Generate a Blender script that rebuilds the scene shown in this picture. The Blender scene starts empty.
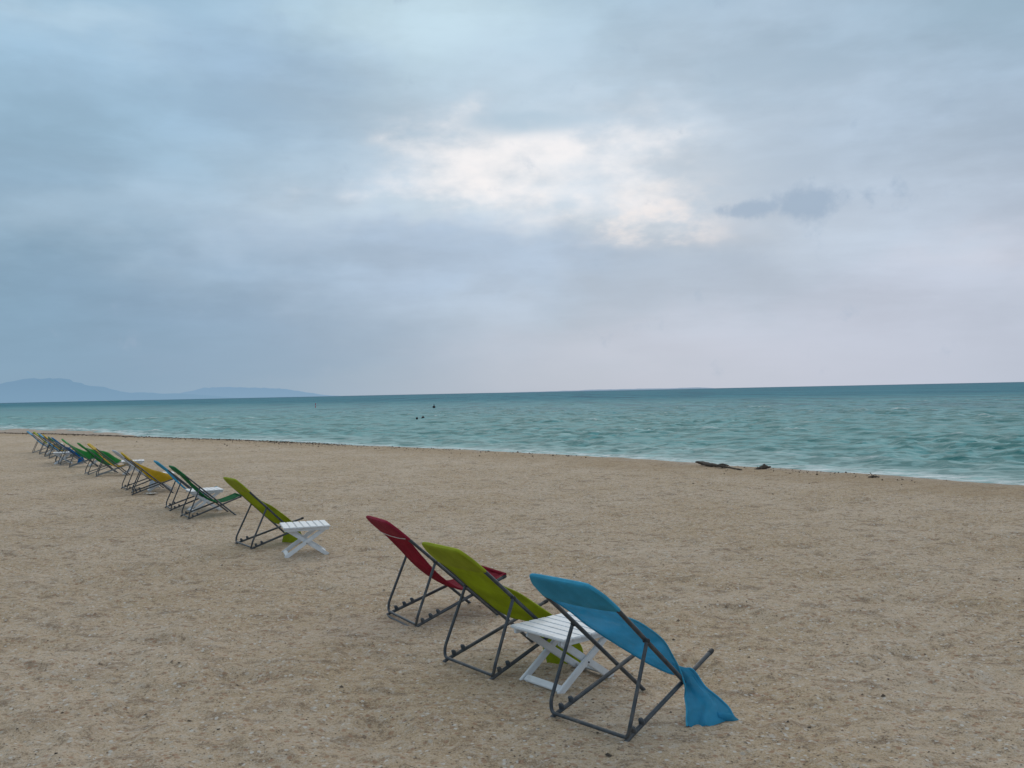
import bpy, bmesh, math, random
import numpy as np
from mathutils import Vector, Matrix

random.seed(7)
rng = np.random.default_rng(11)
scene = bpy.context.scene
COL = scene.collection
R = math.radians

# ------------------------------------------------------------------ camera
CAM_H, CAM_P, CAM_R, CAM_F = 1.785, 0.008957, 0.020496, 934.47
cam = bpy.data.cameras.new('camera')
cam.sensor_width = 36.0
cam.lens = CAM_F / 1024.0 * 36.0
cam.clip_start = 0.05
cam.clip_end = 60000.0
cam_o = bpy.data.objects.new('camera', cam)
COL.objects.link(cam_o)
cam_o.matrix_world = (Matrix.Translation((0, 0, CAM_H)) @ Matrix.Rotation(R(90) + CAM_P, 4, 'X')
                      @ Matrix.Rotation(-CAM_R, 4, 'Z'))
scene.camera = cam_o
scene.render.resolution_x, scene.render.resolution_y = 1024, 768
scene.view_settings.view_transform = 'Standard'
scene.view_settings.look = 'None'
scene.view_settings.exposure = 0.0
scene.cycles.use_denoising = True
scene.cycles.denoiser = 'OPENIMAGEDENOISE'
scene.cycles.denoising_prefilter = 'ACCURATE'
scene.cycles.max_bounces = 5
scene.cycles.transparent_max_bounces = 12


# ------------------------------------------------------------------ noise
def _hash(ix, iy, seed):
    n = (ix.astype(np.int64) * 374761393 + iy.astype(np.int64) * 668265263 + seed * 974634777) & 0x7fffffff
    n = ((n ^ (n >> 13)) * 1274126177) & 0x7fffffff
    n = n ^ (n >> 16)
    return (n & 0xffff) / 65535.0


def vnoise(x, y, seed=0):
    ix, iy = np.floor(x), np.floor(y)
    fx, fy = x - ix, y - iy
    fx = fx * fx * fx * (fx * (fx * 6 - 15) + 10)
    fy = fy * fy * fy * (fy * (fy * 6 - 15) + 10)
    a = _hash(ix, iy, seed); b = _hash(ix + 1, iy, seed)
    c = _hash(ix, iy + 1, seed); d = _hash(ix + 1, iy + 1, seed)
    return (a + (b - a) * fx) * (1 - fy) + (c + (d - c) * fx) * fy - 0.5


def fbm(x, y, seed=0, octs=3):
    s, a = 0, 1.0
    for k in range(octs):
        s = s + a * vnoise(x * 2 ** k + 17.3 * k, y * 2 ** k - 9.1 * k, seed + k)
        a *= 0.5
    return s


# ------------------------------------------------------------------ shoreline
SH = np.array([(60, -42), (30, -8.5), (14.5, 9.0), (8.74, 16.04), (7.04, 19.03), (4.24, 22.48), (2.32, 25.13),
               (-.41, 28.6), (-5.91, 33.86), (-11.1, 39.5), (-17.4, 44.9), (-25, 51.6), (-30.4, 55.4), (-60, 80),
               (-140, 150), (-500, 480)], float)


def shore_d(x, y):
    """signed distance to the beach crest, positive on the sea side; also the arc parameter"""
    best = np.full(x.shape, 1e9); sign = np.ones(x.shape); par = np.zeros(x.shape); acc = 0.0
    for i in range(len(SH) - 1):
        a, b = SH[i], SH[i + 1]
        d = b - a; L = math.hypot(*d)
        t = np.clip(((x - a[0]) * d[0] + (y - a[1]) * d[1]) / (L * L), 0, 1)
        px, py = a[0] + t * d[0], a[1] + t * d[1]
        dist = np.hypot(x - px, y - py)
        cr = d[0] * (y - a[1]) - d[1] * (x - a[0])
        m = dist < best
        best = np.where(m, dist, best)
        sign = np.where(m, np.where(cr < 0, 1.0, -1.0), sign)
        par = np.where(m, acc + t * L, par)
        acc += L
    return best * sign, par


SEA_Z = -0.15


# the sand is settled flat where the near chairs and tables stand
SPOTS = [(.355 + .3, 4.922 + .25), (.355, 4.922), (.8, 4.85), (-.328 + .35, 6.023 + .25), (-.328, 6.023), (-.912 + .3, 7.35 + .2), (-.912, 7.35),
         (.312, 5.80), (-3.262 + .3, 11.19 + .2), (-3.262, 11.19), (-2.35, 10.58), (-4.94, 13.97), (-4.5, 14.2), (-5.595, 15.092), (-7.293, 17.855)]


MOUNDS = []
for cx_, cy_, ca_ in ((.355, 4.922, .742), (-.328, 6.023, .651), (-.912, 7.35, .526), (-3.262, 11.19, .61)):
    for lx_, ly_ in ((-.03, .265), (-.03, -.265), (.775, .235), (.775, -.235)):
        MOUNDS.append((cx_ + lx_ * math.cos(ca_) - ly_ * math.sin(ca_), cy_ + lx_ * math.sin(ca_) + ly_ * math.cos(ca_), .055))
for lx_, ly_ in ((-.24, .16), (-.24, -.16), (.24, .14), (.24, -.14)):
    MOUNDS.append((.312 + lx_ * math.cos(.69) - ly_ * math.sin(.69), 5.80 + lx_ * math.sin(.69) + ly_ * math.cos(.69), .05))


def beach_z(x, y, detail=True):
    d, s = shore_d(x, y)
    d = d + 0.35 * fbm(x / 2.2, y / 2.2, 5, 3)
    far = np.clip((-x - 19.0) / 9.0, 0, 1)
    wid = 1.3 + 5.5 * far
    z = np.where(d > 0, SEA_Z * d / wid, 0.0)
    z = np.where(d > wid, SEA_Z - 0.06 * (d - wid), z)
    z = np.maximum(z, -3.0)
    near = np.clip(1 - np.hypot(x, y) / 90.0, 0, 1)
    h = 0.030 * fbm(x / 1.6, y / 1.6, 21, 2)
    if detail:
        h = h + 0.042 * fbm(x / .45, y / .45, 31, 3)
        rip = vnoise((x * .7 + y * .7) / .40, (x * .7 - y * .7) / .13, 41)
        h = h + 0.024 * rip
        pit = np.clip(vnoise(x / .36 + 5, y / .30, 47) - .13, 0, 1)        # old trodden dimples
        h = h - 0.11 * pit
        h = h + 0.020 * fbm(x / .085, y / .085, 51, 2)
    flat = np.ones_like(x)
    for fx_, fy_ in SPOTS:
        flat = flat * (1 - .80 * np.exp(-(((x - fx_) ** 2 + (y - fy_) ** 2) / .42 ** 2)))
    h = h * flat
    for mx_, my_, mr_ in MOUNDS:
        h = h + .019 * np.exp(-(((x - mx_) ** 2 + (y - my_) ** 2) / mr_ ** 2))
    dry = np.clip(-d / 1.0 + .3, 0.15, 1)
    return z + h * dry * (0.3 + 0.7 * near), d, s


# ------------------------------------------------------------------ material helpers
def new_mat(name):
    m = bpy.data.materials.new(name); m.use_nodes = True
    nt = m.node_tree; nt.nodes.clear()
    return m, nt


class NB:
    """short node building helper"""
    def __init__(s, nt): s.nt = nt

    def n(s, t, **k):
        o = s.nt.nodes.new(t)
        for a, b in k.items():
            setattr(o, a, b)
        return o

    def l(s, a, b): s.nt.links.new(a, b)

    def put(s, sock, v):
        if isinstance(v, bpy.types.NodeSocket): s.l(v, sock)
        elif isinstance(v, (tuple, list)) and len(v) == 3 and sock.type == 'RGBA': sock.default_value = (*v, 1)
        else: sock.default_value = v

    def m(s, op, a, b=0.0, c=None, clamp=False):
        o = s.n('ShaderNodeMath', operation=op, use_clamp=clamp)
        s.put(o.inputs[0], a); s.put(o.inputs[1], b)
        if c is not None: s.put(o.inputs[2], c)
        return o.outputs[0]

    def mix(s, f, a, b, blend='MIX'):
        o = s.n('ShaderNodeMix', data_type='RGBA', blend_type=blend)
        s.put(o.inputs[0], f); s.put(o.inputs[6], a); s.put(o.inputs[7], b)
        return o.outputs[2]

    def noise(s, vec, scale, detail=3.0, rough=.55, dist=0.0, dims='3D'):
        o = s.n('ShaderNodeTexNoise', noise_dimensions=dims)
        s.put(o.inputs['Vector'], vec)
        o.inputs['Scale'].default_value = scale; o.inputs['Detail'].default_value = detail
        o.inputs['Roughness'].default_value = rough; o.inputs['Distortion'].default_value = dist
        return o.outputs['Fac']

    def smooth(s, v, lo, hi, a=0.0, b=1.0):
        o = s.n('ShaderNodeMapRange', interpolation_type='SMOOTHSTEP')
        s.put(o.inputs[0], v)
        for i, q in enumerate((lo, hi, a, b)): s.put(o.inputs[1 + i], q)
        return o.outputs[0]

    def mapping(s, vec, scale=(1, 1, 1), rot=(0, 0, 0)):
        o = s.n('ShaderNodeMapping'); s.put(o.inputs[0], vec)
        o.inputs['Scale'].default_value = scale; o.inputs['Rotation'].default_value = rot
        return o.outputs[0]

    def bump(s, h, strength, distance, normal=None):
        o = s.n('ShaderNodeBump'); s.put(o.inputs['Height'], h)
        o.inputs['Strength'].default_value = strength; o.inputs['Distance'].default_value = distance
        if normal is not None: s.l(normal, o.inputs['Normal'])
        return o.outputs[0]

    def bsdf(s, color, rough=.5, spec=.5, metal=0.0, normal=None):
        o = s.n('ShaderNodeBsdfPrincipled')
        s.put(o.inputs['Base Color'], color); s.put(o.inputs['Roughness'], rough)
        o.inputs['Specular IOR Level'].default_value = spec; o.inputs['Metallic'].default_value = metal
        if normal is not None: s.l(normal, o.inputs['Normal'])
        return o

    def out(s, sh):
        o = s.n('ShaderNodeOutputMaterial'); s.l(sh, o.inputs['Surface'])


def srgb(r, g, b):
    f = lambda c: (c / 255 / 12.92) if c / 255 <= .04045 else ((c / 255 + .055) / 1.055) ** 2.4
    return (f(r), f(g), f(b))


def fabric_mat(name, col, see=0.10, trans=.42):
    m, nt = new_mat(name); b = NB(nt)
    tc = b.n('ShaderNodeTexCoord').outputs['Object']
    fade = b.noise(tc, 5.0, 4, .6)
    c = b.mix(b.smooth(fade, .35, .7), tuple(x * .84 for x in col), tuple(min(1, x * 1.12 + .006) for x in col))
    dust = b.smooth(b.noise(tc, 14, 5, .65), .58, .8)
    c = b.mix(b.m('MULTIPLY', dust, .16), c, (.34, .30, .24))
    weave = b.n('ShaderNodeTexWave', wave_type='BANDS', bands_direction='Y'); weave.inputs['Scale'].default_value = 120
    b.l(tc, weave.inputs['Vector'])
    h = b.m('ADD', b.m('MULTIPLY', weave.outputs['Fac'], .2), b.noise(tc, 22, 3))
    nrm = b.bump(h, .28, .012)
    p = b.bsdf(c, .72, .25, normal=nrm)
    t = b.n('ShaderNodeBsdfTranslucent'); b.put(t.inputs[0], c)
    mx = b.n('ShaderNodeMixShader'); mx.inputs[0].default_value = trans
    b.l(p.outputs[0], mx.inputs[1]); b.l(t.outputs[0], mx.inputs[2])
    tr = b.n('ShaderNodeBsdfTransparent')
    m2 = b.n('ShaderNodeMixShader'); m2.inputs[0].default_value = see
    b.l(mx.outputs[0], m2.inputs[1]); b.l(tr.outputs[0], m2.inputs[2])
    b.out(m2.outputs[0])
    return m


def simple_mat(name, col, rough=.5, spec=.4, var=.25, scale=20, dirt=None, dirt_amt=.3, bump=.2, bd=.004):
    m, nt = new_mat(name); b = NB(nt)
    tc = b.n('ShaderNodeTexCoord').outputs['Object']
    n1 = b.noise(tc, scale, 5, .6)
    c = b.mix(b.smooth(n1, .3, .7), tuple(x * (1 - var) for x in col), tuple(min(1, x * (1 + var)) for x in col))
    if dirt is not None:
        n2 = b.noise(tc, scale * .45, 6, .7)
        c = b.mix(b.m('MULTIPLY', b.smooth(n2, .48, .72), dirt_amt), c, dirt)
    r = b.m('ADD', b.m('MULTIPLY', n1, .25), rough - .12)
    p = b.bsdf(c, r, spec, normal=b.bump(n1, bump, bd))
    b.out(p.outputs[0])
    return m


M = {}
M['tube'] = simple_mat('painted steel tube', (.045, .056, .068), .42, .5, .3, 25, (.22, .19, .15), .35)
M['tube_far'] = simple_mat('galvanised steel', (.20, .22, .23), .5, .5, .2, 30)
M['cap'] = simple_mat('black plastic', (.02, .022, .025), .5, .4)
M['white'] = simple_mat('white painted wood', (.70, .73, .76), .5, .4, .05, 14, (.42, .40, .36), .35)
M['screw'] = simple_mat('dark screw', (.06, .06, .06), .5)
for key, nm, col, see in (
        ('blue', 'blue mesh fabric', (.055, .40, .63), .17), ('sky', 'pale blue fabric', (.10, .38, .60), .05),
        ('olive', 'lime fabric', (.36, .42, .018), .04), ('red', 'red fabric', (.33, .015, .045), .04),
        ('green', 'green fabric', (.012, .20, .07), .04), ('leaf', 'bright green fabric', (.035, .34, .07), .03),
        ('yellow', 'yellow fabric', (.60, .41, .012), .03), ('pale', 'white fabric', (.62, .68, .74), .03),
        ('navy', 'deep blue fabric', (.03, .24, .52), .04)):
    M[key] = fabric_mat(nm, col, see, .52)
    M[key + '_head'] = fabric_mat(nm + ' doubled', col, 0.0, .22)
M['wood'] = simple_mat('wet driftwood', (.085, .068, .055), .75, .3, .45, 30, bump=.6, bd=.02)
M['weed'] = simple_mat('dry seaweed', (.035, .026, .016), .8, .2, .5, 8)
M['dark'] = simple_mat('dark float', (.018, .016, .018), .5, .5)
M['signal'] = simple_mat('red float', (.45, .07, .10), .5, .5)
M['cloth'] = simple_mat('bleached cloth', (.62, .60, .56), .8, .2, .1, 20)


# ------------------------------------------------------------------ object helpers
def link_mesh(name, verts, faces, mat, parent=None, smooth=True):
    me = bpy.data.meshes.new(name)
    me.from_pydata([tuple(v) for v in verts], [], faces)
    me.update()
    if smooth: me.polygons.foreach_set('use_smooth', [True] * len(me.polygons))
    me.materials.append(mat)
    o = bpy.data.objects.new(name, me); COL.objects.link(o)
    if parent is not None: o.parent = parent
    return o


def tag(o, label=None, cat=None, group=None, kind=None):
    if label: o['label'] = label
    if cat: o['category'] = cat
    if group: o['group'] = group
    if kind: o['kind'] = kind
    return o


def empty(name, loc, rz=0, rx=0, ry=0):
    o = bpy.data.objects.new(name, None); o.empty_display_size = .2
    COL.objects.link(o); o.location = loc; o.rotation_euler = (rx, ry, rz)
    return o


class MB:
    def __init__(s): s.v, s.f = [], []

    def add(s, v, f):
        o = len(s.v); s.v += [tuple(q) for q in v]; s.f += [tuple(i + o for i in q) for q in f]

    def tube(s, pts, r, seg=10, closed_ends=True, flat=1.0):
        pts = [Vector(p) for p in pts]; n = len(pts); rings = []
        prev = None
        for i, p in enumerate(pts):
            d = (pts[min(i + 1, n - 1)] - pts[max(i - 1, 0)]).normalized()
            if prev is None:
                a = d.orthogonal().normalized()
            else:
                a = (prev - d * prev.dot(d)).normalized()
            prev = a; bb = d.cross(a)
            rr = r[i] if isinstance(r, (list, tuple)) else r
            rings.append([p + a * (rr * math.cos(2 * math.pi * k / seg)) + bb * (rr * flat * math.sin(2 * math.pi * k / seg)) for k in range(seg)])
        v = [q for ring in rings for q in ring]; f = []
        for i in range(n - 1):
            for k in range(seg):
                k2 = (k + 1) % seg
                f.append((i * seg + k, i * seg + k2, (i + 1) * seg + k2, (i + 1) * seg + k))
        if closed_ends:
            f.append(tuple(reversed(range(seg)))); f.append(tuple((n - 1) * seg + k for k in range(seg)))
        s.add(v, f)

    def build(s, name, mat, parent=None, smooth=True):
        o = link_mesh(name, s.v, s.f, mat, parent, smooth)
        if smooth:
            o.data.set_sharp_from_angle(angle=R(40))
        return o


def bevel_box(name, c, size, axes, mat, parent, bev=.004):
    """box with bevelled edges, oriented by three axis vectors"""
    bm = bmesh.new(); bmesh.ops.create_cube(bm, size=1)
    for v in bm.verts: v.co = Vector((v.co.x * size[0], v.co.y * size[1], v.co.z * size[2]))
    bmesh.ops.bevel(bm, geom=list(bm.edges), offset=bev, segments=2, affect='EDGES')
    A = Matrix((axes[0], axes[1], axes[2])).transposed()
    for v in bm.verts: v.co = A @ v.co + Vector(c)
    me = bpy.data.meshes.new(name); bm.to_mesh(me); bm.free()
    me.materials.append(mat)
    o = bpy.data.objects.new(name, me); COL.objects.link(o); o.parent = parent
    return o


def catmull(P, n):
    """smooth curve through rows of numbers"""
    P = np.asarray(P, float); m = len(P)
    out = []
    for u in np.linspace(0, m - 1, n):
        i = min(int(u), m - 2); t = u - i
        p0, p1, p2, p3 = P[max(i - 1, 0)], P[i], P[i + 1], P[min(i + 2, m - 1)]
        out.append(.5 * ((2 * p1) + (-p0 + p2) * t + (2 * p0 - 5 * p1 + 4 * p2 - p3) * t * t + (-p0 + 3 * p1 - 3 * p2 + p3) * t ** 3))
    return np.array(out)


def fillet(pts, rad, seg=5):
    pts = [Vector(p) for p in pts]; out = [pts[0]]
    for i in range(1, len(pts) - 1):
        p = pts[i]; a = (pts[i - 1] - p); c = (pts[i + 1] - p)
        r = min(rad, a.length * .45, c.length * .45)
        A = p + a.normalized() * r; B = p + c.normalized() * r
        for k in range(seg + 1):
            t = k / seg
            out.append((1 - t) ** 2 * A + 2 * t * (1 - t) * p + t * t * B)
    out.append(pts[-1])
    return out


# ------------------------------------------------------------------ beach chair
# local axes: x forward (towards the sea), y left, z up.
TOP = Vector((-.173, 0, .814)); FOOT = Vector((.767, 0, -.015))
AX = (FOOT - TOP).normalized()
NRM = Vector((-AX.z, 0, AX.x))        # normal of the back plane, towards sitter (forward/up)


def on_back(t, y, off=0.0):
    p = TOP + (FOOT - TOP) * t + NRM * off
    return Vector((p.x, y, p.z))


EDGES = []


def sheet(rows, nu, nv, thick=.004, folds=0.0, seed=0, fold_from=0.0):
    """rows: list of polylines across the sheet, from left (y > 0) to right; splined both ways"""
    A = np.array([[tuple(p) for p in r] for r in rows], float)      # (m, k, 3)
    m, k, _ = A.shape
    B = np.stack([catmull(A[:, j], nu) for j in range(k)], 1)        # nu, k, 3
    G = np.stack([catmull(B[i], nv) for i in range(nu)], 0)          # nu, nv, 3
    du = np.gradient(G, axis=0); dv = np.gradient(G, axis=1)
    N = np.cross(du, dv); N /= np.linalg.norm(N, axis=2, keepdims=True) + 1e-9
    if folds:
        u = np.linspace(0, 1, nu)[:, None]; v = np.linspace(0, 1, nv)[None]
        w = np.clip((u - fold_from) / (1 - fold_from + 1e-6), 0, 1)
        h = np.sin(v * 17 + 5 * vnoise(u * 5 + 0 * v, v * 2 + 0 * u, seed)) * .6 + 1.6 * fbm(u * 6 + 0 * v, v * 5 + 0 * u, seed + 3, 3)
        G = G + N * (folds * h * (0.25 + .75 * w))[..., None]
    EDGES[:] = [G[:, 0].copy(), G[:, -1].copy()]
    top = G + N * thick * .5; bot = G - N * thick * .5
    V = np.concatenate([top.reshape(-1, 3), bot.reshape(-1, 3)]); o = nu * nv; F = []
    for i in range(nu - 1):
        for j in range(nv - 1):
            a = i * nv + j
            F.append((a, a + 1, a + nv + 1, a + nv)); F.append((o + a, o + a + nv, o + a + nv + 1, o + a + 1))
    for i in range(nu - 1):
        for j, fl in ((0, 0), (nv - 1, 1)):
            a, c = i * nv + j, (i + 1) * nv + j
            F.append((a, c, o + c, o + a) if not fl else (a, o + a, o + c, c))
    for j in range(nv - 1):
        for i, fl in ((0, 1), (nu - 1, 0)):
            a, c = i * nv + j, i * nv + j + 1
            F.append((a, c, o + c, o + a) if not fl else (a, o + a, o + c, c))
    return V, F


def sag_row(x, z, w, crown=0.0):
    return [(x, w, z), (x - .004 * 0, w * .55, z + crown * .75), (x, 0, z + crown), (x, -w * .55, z + crown * .75), (x, -w, z)]


def sling_rows(kind):
    t0 = .135
    p0 = on_back(t0, 0, -.006)
    if kind == 'taut':
        P = [(p0.x, p0.z, .262), (.0, .645, .235), (.1, .532, .212), (.2, .418, .205), (.3, .328, .205), (.4, .258, .206),
             (.48, .232, .207), (.57, .234, .205), (.7, .268, .202), (.835, .314, .20)]
        return [sag_row(x, z, w, -.015 if i > 1 else 0) for i, (x, z, w) in enumerate(P)]
    if kind in ('billow', 'puff'):
        kk = 1.7 if kind == 'puff' else 1.0
        P = [(p0.x, p0.z, .262, 0), (.0, .648, .24, .03), (.1, .54, .225, .07), (.2, .432, .22, .12), (.3, .335, .22, .17), (.4, .262, .22, .20),
             (.48, .228, .22, .20), (.57, .225, .215, .17), (.7, .258, .21, .09), (.835, .314, .20, 0)]
        return [sag_row(p[0], p[1], p[2], p[3] * kk) for p in P]
    if kind == 'drape':        # blown out of its seat bar and lying over the right-hand rail (nearest blue chair)
        L = [((p0.x, .245, p0.z), (p0.x, 0, p0.z), (p0.x, -.245, p0.z)),
             ((.079, .181, .592), (.075, -.02, .612), (.07, -.208, .628)),
             ((.173, .152, .508), (.18, -.05, .535), (.19, -.212, .575)),
             ((.27, .094, .424), (.27, -.09, .465), (.263, -.25, .515)),
             ((.353, .016, .350), (.36, -.13, .395), (.35, -.25, .45)),
             ((.437, -.088, .276), (.44, -.17, .32), (.43, -.232, .368)),
             ((.51, -.185, .230), (.50, -.200, .295), (.482, -.228, .290)),
             ((.575, -.245, .255), (.535, -.250, .262), (.495, -.262, .195)),
             ((.61, -.30, .175), (.57, -.30, .175), (.521, -.245, .125)),
             ((.645, -.365, .12), (.575, -.35, .12), (.493, -.276, .068)),
             ((.672, -.41, .072), (.555, -.385, .070), (.452, -.305, .030)),
             ((.668, -.455, .022), (.515, -.425, .008), (.405, -.340, .003))]
    elif kind.startswith('hang'):       # loose: puffed forward through the frame, then falls straight down between the feet
        L = [((p0.x, .245, p0.z), (p0.x, 0, p0.z), (p0.x, -.245, p0.z)),
             ((.06, .215, .60), (.05, 0, .62), (.05, -.21, .635)),
             ((.18, .22, .49), (.16, 0, .525), (.15, -.205, .56)),
             ((.30, .215, .385), (.29, -.01, .43), (.26, -.235, .50)),
             ((.40, .19, .30), (.40, -.03, .345), (.36, -.28, .425)),
             ((.47, .12, .25), (.50, -.08, .28), (.48, -.28, .335)),
             ((.52, .0, .235), (.56, -.14, .24), (.58, -.27, .26)),
             ((.555, -.06, .17), (.60, -.18, .175), (.66, -.29, .17)),
             ((.53, -.13, .09), (.59, -.25, .09), (.69, -.34, .085)),
             ((.50, -.21, .012), (.56, -.30, .014), (.64, -.37, .010))]
        if kind == 'hang_straight':
            L = [tuple((p[0], p[1] + max(0, q - 4) * .048, p[2]) for p in r) for q, r in enumerate(L)]
    rows = []
    for a, c, e in L:
        a, c, e = map(Vector, (a, c, e))
        rows.append([a, (a + c) / 2 + Vector((0, 0, -.004)), c, (c + e) / 2 + Vector((0, 0, -.004)), e])
    return rows


DATA = {}


def chair_mesh(key, maker):
    if key not in DATA: DATA[key] = maker()
    return DATA[key]


def bm_tube_back():
    b = MB(); pts = [on_back(1.0, .235), on_back(.39, .25), on_back(.15, .258), on_back(.06, .246), on_back(.0, .200),
                     on_back(.0, -.200), on_back(.06, -.246), on_back(.15, -.258), on_back(.39, -.25), on_back(1.0, -.235)]
    b.tube(fillet(pts, .06), .0125, 12); return b


def bm_prop():
    J = on_back(.387, 0, -.012); b = MB()
    y1 = .283; bx, bz = .012, .036
    pts = [(J.x, .266, J.z), (bx + .006, y1, bz + .06), (bx, y1 - .012, bz), (bx, -(y1 - .012), bz), (bx + .006, -y1, bz + .06), (J.x, -.266, J.z)]
    b.tube(fillet(pts, .05), .0105, 12); return b


RAIL0, RAIL1 = Vector((.005, .262, .016)), Vector((.838, .20, .297))


def rail_at(t, s, dz=0.0):
    p = RAIL0 + (RAIL1 - RAIL0) * t
    return Vector((p.x, s * p.y, p.z + dz))


def bm_seat_frame(bury=0.0):
    b = MB()
    for s in (1, -1):
        b.tube([rail_at(0, s) + Vector((-.014, 0, -.018)), rail_at(0, s) + Vector((-.007, 0, -.006)), rail_at(.02, s), rail_at(.5, s), rail_at(1, s)], .0125, 12)
    b.tube([rail_at(0, 1) + Vector((-.012, 0, -.014 - bury)), rail_at(0, -1) + Vector((-.012, 0, -.014 - bury))], .011, 10)
    return b


def bm_peg(t, s):
    b = MB(); p = rail_at(t, s, .011)
    up = Vector((-.30, 0, .95)).normalized()
    b.tube([p - up * .004, p + up * .010, p + up * .018 + Vector((-.004, 0, 0)), p + up * .023 + Vector((-.012, 0, 0))], [.017, .016, .014, .007], 10)
    return b


def make_chair(label, fab, kind, loc, yaw, tiltx=0.0, pitch=0.0, group='deck chairs in a long row on the beach', taut_bar=True, far=False):
    root = tag(empty('deck_chair', loc, yaw, tiltx, pitch), label, 'deck chair', group)
    if loc[1] > 13: root.scale = (.93, .93, .93) if far else (.955, .955, .955)

    def inst(name, key, maker, mat, parent):
        k = (key, mat.name)
        if k in DATA:
            o = bpy.data.objects.new(name, DATA[k]); COL.objects.link(o); o.parent = parent
        else:
            o = maker().build(name, mat, parent); DATA[k] = o.data
        return o
    inst('back_frame', 'back', bm_tube_back, M['tube'], root)
    inst('support_prop', 'prop', bm_prop, M['tube'], root)
    sf = inst('seat_frame', 'seat_red' if fab == 'red' else 'seat', bm_seat_frame if fab == 'red' else (lambda: bm_seat_frame(.03)), M['tube_far'] if far else M['tube'], root)
    for s in (1, -1):
        if not far:
            for q, t in enumerate((.085, .17, .25) if fab == 'red' else (.085, .17)):
                inst('notch_peg', 'peg%d%d' % (q, s), lambda: bm_peg(t, s), M['tube'], sf)

            def cap():
                b = MB(); d = (rail_at(1, s) - rail_at(.9, s)).normalized(); p = rail_at(1, s)
                b.tube([p - d * .03, p - d * .004, p + d * .006, p + d * .009], [.0145, .0145, .012, .006], 10); return b
            inst('end_cap', 'cap%d' % s, cap, M['cap'], sf)

        def bolt():
            b = MB(); p = on_back(.387, s * .27, -.004)
            b.tube([p + Vector((0, -s * .026, 0)), p + Vector((0, s * .004, 0)), p + Vector((0, s * .008, 0))], [.013, .013, .008], 10); return b
        if not far: inst('pivot_bolt', 'bolt%d' % s, bolt, M['cap'], root)

    def hem(k):
        def mk():
            sheet(sling_rows(kind), 64, 25, .0035, {'taut': .004, 'billow': .010, 'puff': .012, 'drape': .013, 'hang': .010, 'hang_straight': .010}[kind], 3, .35)
            b = MB(); b.tube([tuple(p) for p in EDGES[k]], .0052, 6); return b
        return mk
    # sling and the padded head sleeve that slips over the top of the frame
    def sling():
        b = MB(); V, F = sheet(sling_rows(kind), 64, 25, .0035, {'taut': .004, 'billow': .010, 'puff': .012, 'drape': .013, 'hang': .010, 'hang_straight': .010}[kind], 3, .35)
        b.add(V, F); return b
    sl = inst('sling', 'sling' + kind, sling, M[fab], root)

    if not far:
        for k in (0, 1): inst('hem', 'hem%d%s' % (k, kind), hem(k), M[fab + '_head'], sl)

    def sleeve():
        b = MB()
        # closed loops around the frame tube: front face and rear face with a rounded top and chamfered corners
        st = [(-.019, .200, .008), (-.013, .216, .015), (.006, .230, .0175), (.035, .250, .0175), (.062, .264, .0175), (.11, .272, .017), (.150, .277, .016), (.156, .275, .012)]
        rings = []
        for t, w, th in st:
            ring = []
            K = 20
            for k in range(K):          # super-ellipse section
                a = 2 * math.pi * k / K
                cy = math.copysign(abs(math.cos(a)) ** .35, math.cos(a)); cz = math.copysign(abs(math.sin(a)) ** .5, math.sin(a))
                sagm = -.010 * (1 - (cy) ** 2) * (1 if t > .03 else 0)
                ring.append(on_back(t, w * cy, th * cz + sagm))
            rings.append(ring)
        v = [p for r_ in rings for p in r_]; f = []; K = 20
        for i in range(len(rings) - 1):
            for k in range(K):
                k2 = (k + 1) % K; f.append((i * K + k, (i + 1) * K + k, (i + 1) * K + k2, i * K + k2))
        f.append(tuple(range(K))); f.append(tuple(reversed([(len(rings) - 1) * K + k for k in range(K)])))
        b.add(v, f); return b
    inst('head_sleeve', 'sleeve', sleeve, M[fab + '_head'], sl)
    if fab == 'red':
        def seam():
            b = MB(); b.tube([on_back(.130, .262, -.017), on_back(.134, .13, -.0245), on_back(.135, 0, -.027), on_back(.134, -.13, -.0245), on_back(.130, -.262, -.017)], .0032, 6); return b
        inst('pale_seam', 'seam', seam, M['cloth'], sl)
    if kind in ('taut', 'billow', 'puff'):
        def bar():
            b = MB(); b.tube([(.838, .20, .312), (.838, -.20, .312)], .013, 10); return b
        inst('front_bar', 'fbar', bar, M[fab], sl)
    elif kind == 'drape':
        def bar2():      # the loose bar still in its hem, one end in the sand
            b = MB(); b.tube([(.58, -.41, .042), (.64, -.45, .026), (.665, -.478, .004)], [.020, .021, .016], 10); return b
        inst('loose_hem', 'hem', bar2, M[fab], sl)
    else:
        def bar3():
            b = MB(); b.tube([(.72, .10, .012), (.66, -.36, .010)], .008, 10); return b
        if not far: inst('loose_bar', 'lbar', bar3, M['tube_far'], sl)
    return root


def gz(x, y):
    z, _, _ = beach_z(np.array([float(x)]), np.array([float(y)])); return float(z[0])


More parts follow.
